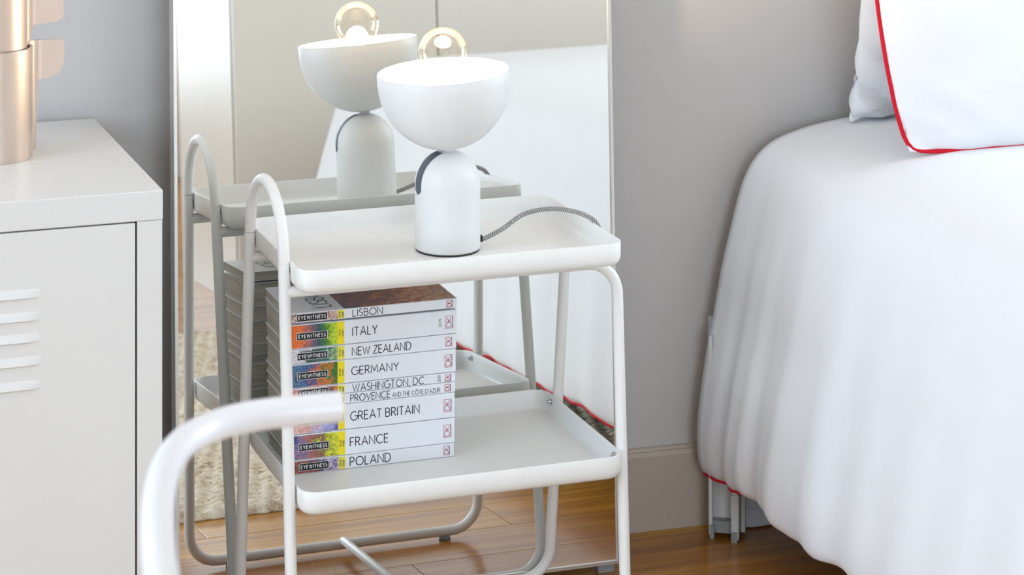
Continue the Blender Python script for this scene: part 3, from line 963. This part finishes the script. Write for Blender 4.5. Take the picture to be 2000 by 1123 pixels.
def sheet(name, plan, n1, n2, zb, zt, wing_zb, rr_bot, top_r, parent):
    th_ = .0034
    L0 = len(plan)
    NZ = 26
    lens = [0]
    for a_, b_ in zip(plan, plan[1:]): lens.append(lens[-1] + (b_ - a_).length)
    s1 = lens[n2 - 2]; s2 = lens[-1]
    nor = []
    for i in range(L0):
        d_ = (plan[min(i + 1, L0 - 1)] - plan[max(i - 1, 0)]).normalized()
        nor.append(Vector((d_.y, -d_.x)))
    def zrange(i):
        s = lens[i]
        if s <= s1: lo = zb
        else:
            u = (s - s1) / (s2 - s1)
            f_in = .010 / (s2 - s1)
            if u < f_in: lo = wing_zb - .010 * (1 - math.sqrt(max(0, 1 - (1 - u / f_in) ** 2)))
            else:
                v = (u - f_in) / (1 - f_in)
                lo = wing_zb + rr_bot * (1 - math.sqrt(max(0, 1 - v ** 2.2)))
        hi = zt
        if s > s2 - top_r:
            v = (s - (s2 - top_r)) / top_r
            hi = zt - top_r * (1 - math.sqrt(max(0, 1 - v * v)))
        return lo, max(hi, lo + .001)
    mb_ = MB()
    outer, inner = [], []
    for i in range(L0):
        lo, hi = zrange(i)
        po_, pi_ = plan[i] + nor[i] * th_ / 2, plan[i] - nor[i] * th_ / 2
        ring = [(po_.x, po_.y, lerp(lo, hi, k / NZ)) for k in range(NZ + 1)] + [(pi_.x, pi_.y, lerp(hi, lo, k / NZ)) for k in range(NZ + 1)]
        outer.append(ring)
    mb_.rings(outer, True, True, True)
    return mb_.build(name, M['taupe'], parent, smooth=40)
pl1, n1, n2 = curl(.0495, -.565, .106, -185, 15, .018, .031, -8)
sheet('lower_sheet', pl1, n1, n2, LZ + .0003, .8110, .7600, .026, .004, ll)
pl2, n1, n2 = curl(.0445, -.5665, .107, -185, 15, .016, .038, -8)
sheet('upper_sheet', pl2, n1, n2, .795, 1.02, .8330, .010, .004, ll)
MB().lathe([(.0400, LZ + .0003), (.0400, .806), (.034, .812)], (-.5665, .107), 32).build('core', M['taupe'], ll, smooth=40)

# ------------------------------------------------------------------ bed
bed = thing('bed', (1.33, -.8, 0), 'bed with grey steel leg at the right, under the white duvet', 'bed')
BX0, BX1, BY0, BY1 = .60, 2.08, -2.10, .21
mb = MB(); mb.box((BX0, BY0, .30), (BX1, BY1, .555), .03); mb.build('mattress', M['cloth'], bed, smooth=40)
mb = MB()
mb.box((BX0 - .02, BY0, .22), (BX0 + .01, BY1, .295)); mb.box((BX1 - .01, BY0, .22), (BX1 + .02, BY1, .295))
mb.box((BX0 + .01, BY1 - .03, .22), (BX1 - .01, BY1, .295)); mb.box((BX0 + .01, BY0, .22), (BX1 - .01, BY0 + .03, .295))
mb.build('side_rails', M['bed_steel'], bed)
for k in range(12):
    y = lerp(BY0 + .1, BY1 - .08, k / 11)
    mb = MB(); mb.box((BX0 + .012, y - .03, .275), (BX1 - .012, y + .03, .294)); mb.build('slat', M['wood_dark'], bed)
def bed_leg(x, y):
    # angled steel channel: back plate, two flanges, a raised lug and a grey two-pronged shoe
    mb_ = MB()
    a_ = Vector((x, y))
    u_ = Vector((.86, -.51)).normalized()
    def pt(s, d): return a_ + u_ * s + Vector((u_.y, -u_.x)) * d * -1
    vv = Vector((-u_.y, u_.x))
    def bx(s0, s1, d0, d1, z0, z1):
        ps = [a_ + u_ * s0 + vv * d0, a_ + u_ * s1 + vv * d0, a_ + u_ * s1 + vv * d1, a_ + u_ * s0 + vv * d1]
        prism(mb_, ps, z0, z1)
    bx(0, .046, .012, .016, .008, .30)
    bx(0, .005, -.004, .012, .006, .30)
    bx(.040, .046, -.002, .012, .090, .30)
    root = mb_.build('leg', M['bed_steel'], bed)
    mb_ = MB(); bx(.034, .045, -.016, -.002, .004, .070); bx(.035, .044, -.014, -.003, .070, .075); mb_.build('lug', M['bed_steel'], root)
    mb_ = MB(); bx(.047, .053, .002, .020, .010, .30); mb_.build('rear_flange', M['bed_steel'], root)
    mb_ = MB(); bx(.004, .040, -.002, .013, .008, .026); bx(.002, .008, -.008, .010, .0004, .020); bx(.034, .043, -.018, .010, .0004, .016); mb_.build('shoe', M['shoe'], root)
bed_leg(.5130, .2290)
for x, y in ((2.0, .18), (.66, -2.0), (2.0, -2.0)):
    mb = MB(); mb.box((x - .02, y - .02, .0004 if y > -.4 else .017), (x + .02, y + .02, .30)); mb.build('leg', M['bed_steel'], bed)
mb = MB(); q = wallpt(.5335, .028, 0); mb.box((q.x - .004, q.y - .012, .012), (q.x + .006, q.y + .010, .3165), .001); mb.build('head_post', M['bed_steel'], bed)

# duvet: one draped sheet following a U-shaped edge (left side, foot, right side)
PROF = [(.285, .6105), (.258, .6085), (.19, .6000), (.131, .584), (.098, .563), (.073, .523), (.056, .459), (.040, .399), (.028, .331), (.015, .271), (.004, .195), (0.0, .150), (.002, .115), (.006, .098), (.013, .090)]
prof_s = []
for (a0_, z0_), (a1_, z1_) in zip(PROF, PROF[1:]):
    for k in range(3): prof_s.append((lerp(a0_, a1_, k / 3), lerp(z0_, z1_, k / 3)))
prof_s.append(PROF[-1])
for _ in range(2):
    prof_s = [prof_s[0]] + [((a[0] + 2 * b[0] + c_[0]) / 4, (a[1] + 2 * b[1] + c_[1]) / 4) for a, b, c_ in zip(prof_s, prof_s[1:], prof_s[2:])] + [prof_s[-1]]
EX0, EX1, EY0, EY1 = .501, 2.19, -2.30, .244
RC = .30
edge = []
ny = 190
for k in range(ny + 1):
    edge.append((Vector((EX0, lerp(EY1, EY0 + RC, k / ny), 0)), Vector((-1, 0, 0))))
for k in range(1, 20):
    a_ = PI + PI / 2 * k / 20
    edge.append((Vector((EX0 + RC + RC * math.cos(a_), EY0 + RC + RC * math.sin(a_), 0)), Vector((math.cos(a_), math.sin(a_), 0))))
for k in range(41):
    edge.append((Vector((lerp(EX0 + RC, EX1 - RC, k / 40), EY0, 0)), Vector((0, -1, 0))))
for k in range(1, 20):
    a_ = 1.5 * PI + PI / 2 * k / 20
    edge.append((Vector((EX1 - RC + RC * math.cos(a_), EY0 + RC + RC * math.sin(a_), 0)), Vector((math.cos(a_), math.sin(a_), 0))))
for k in range(31):
    edge.append((Vector((EX1, lerp(EY0 + RC, EY1 - .04, k / 30), 0)), Vector((1, 0, 0))))
def fold(y, u):
    """outward displacement of the hanging side; u = 0 at the top, 1 at the hem"""
    f = 0
    ph = y + .05 * u * (1 - u)
    env = .35 + .65 * max(0, min(1, (y + .35) / .5))
    f += .0060 * math.sin(ph * 2 * PI / .118 + 1.0) * env
    f += .0036 * math.sin(ph * 2 * PI / .049 + .4) * env * max(0, min(1, (y + .12) / .25))
    f += .0030 * math.sin(ph * 2 * PI / .31 + 2.2)
    f *= 1 - .8 * max(0, min(1, (y - .15) / .09))
    return f * (u ** 1.3)
rings = []
rows_n = len(prof_s)
acc = 0
for i, (p, nrm) in enumerate(edge):
    ring = []
    y = p.y if abs(nrm.x) > .5 else p.x
    for j, (ins, z) in enumerate(prof_s):
        u = max(0, min(1, (.60 - z) / .48)) if j > 2 else 0
        off = fold(y + (3 if abs(nrm.y) > .5 else 0), max(u, 0))
        flare = .05 * u * u * max(0, min(1, (-1.5 - p.y) / .5)) * max(0, -nrm.x) + .02 * u * u * max(0, -nrm.y)
        xin = ins
        q = p - nrm * (xin - off - flare)
        n3 = mnoise.noise(Vector((q.x * 2.2, q.y * 2.2, z * 2.2)))
        zz = z + (.006 * n3 if z > .55 else 0)
        if j > rows_n - 13:
            kk = min(1, (j - rows_n + 13) / 10)
            zz += kk * (.0016 * math.sin(y * 2 * PI / .23 + .6) + .0012 * math.sin(y * 2 * PI / .09)) * min(1, max(0, (.20 - p.y) / .1))
            zz += kk * interp([(-2.4, .03), (-.9, .030), (-.35, .020), (-.2, .009), (-.1, .004), (0, .004), (.12, .012), (.17, .006), (.244, 0)], p.y)
        ring.append(Vector((q.x, q.y, zz)))
    rings.append(ring)
mb = MB(); mb.rings(rings, False)
nr = len(rings)
# flat centre of the top
mb.f.append(tuple(i * rows_n for i in range(nr)))
# closed end at the wall
dv = mb.build('duvet', M['cloth'], None, smooth=180, root=(1.33, -.8, .55))
tag(dv, 'white duvet with red piped hem hanging over the side of the bed', 'duvet')
sm = dv.modifiers.new('thickness', 'SOLIDIFY'); sm.thickness = .004; sm.offset = -1
# red piping along the hem
hem = []
for i, r_ in enumerate(rings):
    nrm = edge[i][1]
    y = r_[-3].y
    tuck = interp([(-2.3, 0), (-.30, 0), (-.16, 1), (.08, 1), (.12, 0), (.3, 0)], y) if nrm.x < -.9 else 0
    p = r_[-1]
    hem.append(p - nrm * .022 * tuck + Vector((0, 0, -.001 + .016 * tuck)))
MB().tube(hem, .0025, 8).build('piping', M['piping'], dv, smooth=80)

# storage box under the bed
sb = MB()
P = [(.010, .0006), (.003, .003), (.001, .012), (0, .031), (.0012, .032), (.0012, .0335), (0, .0345), (-.001, .058), (-.0005, .063), (.003, .066), (.012, .0665)]
sb.rings([rrect(.17 - i_, .0215 - i_, min(.014, .021 - i_), z, .742, .2545) for i_, z in P], True, True, True)
so = sb.build('storage_box', M['box'], None, smooth=40, root=(.742, .2545, .0006))
tag(so, 'low white plastic storage box on the floor under the bed', 'box')

# ------------------------------------------------------------------ pillows
def pillow(name, cx_, base_y, base_z, wd, hg, tk, lean, label, piped, seed, yaw=0, slump=0):
    t = thing(name, (cx_, base_y, base_z), label, 'pillow')
    N = 44
    R = Matrix.Rotation(yaw, 3, 'Z') @ Matrix.Rotation(-lean, 3, 'X')
    def pt(u, v, side):
        # u, v in -1..1; edges bow inwards between the corners
        pin = .085 if not piped else -.06
        bow_u = 1 - pin * (1 - v * v); bow_v = 1 - (0 if piped else pin) * (1 - u * u)
        cs = 1 - (.016 if piped else .02) * (u * v) ** 8
        u, v = u * cs, v * cs
        x = u * wd / 2 * bow_u; z = (v * bow_v + 1) * hg / 2
        ex = .85 if piped else .55
        h = (max(0, 1 - (u / cs) ** 4) ** ex) * (max(0, 1 - (v / cs) ** 4) ** ex)
        wr = mnoise.noise(Vector((u * 2.2 + seed, v * 2.2, seed))) * .010 + mnoise.noise(Vector((u * 6 + seed, v * 6, seed))) * .004
        cr = (abs(u) * abs(v)) ** 2
        wr += cr * (.012 if piped else .030) * math.sin((u - v if u * v < 0 else u + v) * 26 + seed)
        y = side * (tk / 2 * h + (wr * h ** .35 if h > 0 else 0))
        z += slump * (mnoise.noise(Vector((u * 9, v * 9, seed))) * .01) * (1 - h)
        p = R @ Vector((x, y, z))
        return Vector((cx_ + p.x, base_y + p.y, base_z + p.z))
    mb_ = MB()
    for side in (-1, 1):
        g = [[pt(math.sin(PI / 2 * (2 * i / N - 1)), math.sin(PI / 2 * (2 * j / N - 1)), side) for i in range(N + 1)] for j in range(N + 1)]
        mb_.rings(g, False)
    me_o = mb_.build('pillow_case', M['cloth'], t, smooth=180)
    bm = bmesh.new(); bm.from_mesh(me_o.data); bmesh.ops.remove_doubles(bm, verts=bm.verts, dist=.0004); bmesh.ops.recalc_face_normals(bm, faces=bm.faces); bm.to_mesh(me_o.data); bm.free()
    if piped:
        lp = []
        M2 = 40
        for (ua, va, ub, vb) in ((-1, -1, 1, -1), (1, -1, 1, 1), (1, 1, -1, 1), (-1, 1, -1, -1)):
            for k in range(M2):
                lp.append(pt(lerp(ua, ub, k / M2), lerp(va, vb, k / M2), -1))
        for _ in range(3):
            lp = [(lp[i - 1] + lp[i] * 2 + lp[(i + 1) % len(lp)]) / 4 for i in range(len(lp))]
        MB().tube(lp, .0032, 8, loop=True).build('piping', M['piping'], t, smooth=80)
    return t
pillow('pillow', 1.078, .192, .604, .70, .48, .09, .02, 'plain white pillow standing behind the red piped one', False, 5.2, -.04, 1)
pillow('pillow', 1.052, -.022, .608, .70, .46, .12, .22, 'white pillow edged with red piping, leaning at the head of the bed', True, 1.7)

# ------------------------------------------------------------------ jute rug (seen in the mirror)
RX0, RX1, RY0, RY1 = -.58, 1.30, -2.11, -.432
mb = MB()
nx, ny_ = 360, 290
rows = []
for j in range(ny_ + 1):
    v = j / ny_; y = lerp(RY0, RY1, v)
    row = []
    for i in range(nx + 1):
        u = i / nx; x = lerp(RX0, RX1, u)
        r_ = (x * .35 + y) / .026          # braided rows running askew
        k_ = math.floor(r_); fr_ = r_ - k_
        s_ = (x - .35 * y) / .036 + (k_ % 2) * .5
        h = (max(0, math.sin(PI * fr_)) ** .7) * (.55 + .45 * abs(math.sin(PI * s_)))
        h += .25 * mnoise.noise(Vector((x * 60, y * 60, 0)))
        ed = min(x - RX0, RX1 - x, y - RY0, RY1 - y)
        e_ = max(0, min(1, ed / .010))
        wob = .003 * mnoise.noise(Vector((x * 40, y * 40, 3)))
        zz = .0022 + (.0035 + .0125 * h) * (e_ ** .5)
        row.append((x + (wob if 0 < i < nx else wob), y + wob + (.004 * abs(math.sin(x * PI / .026)) * (1 if j == ny_ else 0)), zz))
    rows.append(row)
mb.rings(rows, False)
# skirt down to the floor and underside
bnd = [rows[0][i] for i in range(nx + 1)] + [rows[j][nx] for j in range(1, ny_ + 1)] + [rows[ny_][i] for i in range(nx - 1, -1, -1)] + [rows[j][0] for j in range(ny_ - 1, 0, -1)]
mb.rings([bnd, [(p[0], p[1], .0006) for p in bnd]], True, False, True)
rug = mb.build('rug', M['jute'], None, smooth=70, root=(.25, -1.27, 0))
tag(rug, 'braided natural jute rug on the floor, seen in the mirror', 'rug')

# ------------------------------------------------------------------ wardrobe behind the bed's foot (seen in the mirror)
wr = thing('wardrobe', (1.5, -2.78, 0), 'tall white wardrobe with flat doors, seen in the mirror behind the bed', 'wardrobe')
WX0, WX1, WY0, WY1, WZ = .43, 2.86, -3.10, -2.47, 2.35
mb = MB(); mb.box((WX0, WY0, .0005), (WX1, WY1 - .022, WZ)); mb.build('carcass', M['wardrobe'], wr)
xs = [.4305, .972, 1.50, 2.03, 2.56]
for a_, b_ in zip(xs, xs[1:]):
    mb = MB(); mb.box((a_ + .002, WY1 - .020, .06), (b_ - .002, WY1, WZ - .01), .001); mb.build('door', M['wardrobe'], wr)
mb = MB(); mb.box((WX0 + .001, WY1 - .022, .05), (2.56, WY1 - .0195, WZ - .005)); mb.build('door_gap', M['seam'], wr)

# ------------------------------------------------------------------ blurred tube in the foreground
fg = thing('tubular_rail', (-.74, -1.95, 0), 'white tubular metal rail curving across the blurred foreground', 'rail')
ZF = .7815
cpts = [(-.5180, -1.3220, ZF), (-.5560, -1.3205, ZF), (-.5880, -1.3225, ZF), (-.6200, -1.3360, ZF), (-.6480, -1.3650, ZF), (-.6680, -1.4060, ZF), (-.6850, -1.4600, ZF), (-.7000, -1.5250, ZF), (-.7120, -1.5900, ZF), (-.7250, -1.6800, ZF), (-.7380, -1.8400, ZF)]
path = catmull(cpts, 6)
MB().tube(path, .0110, 20).build('top_tube', M['fg'], fg, smooth=50)
MB().tube(fillet([(-.7380, -1.84, ZF), (-.7440, -1.95, ZF), (-.7440, -1.95, .012)], .06, 10), .0110, 18).build('post', M['fg'], fg, smooth=50)
MB().lathe([(.12, .0005), (.12, .008), (.10, .012), (.012, .016)], (-.744, -1.95), 36).build('base_plate', M['fg'], fg, smooth=40)
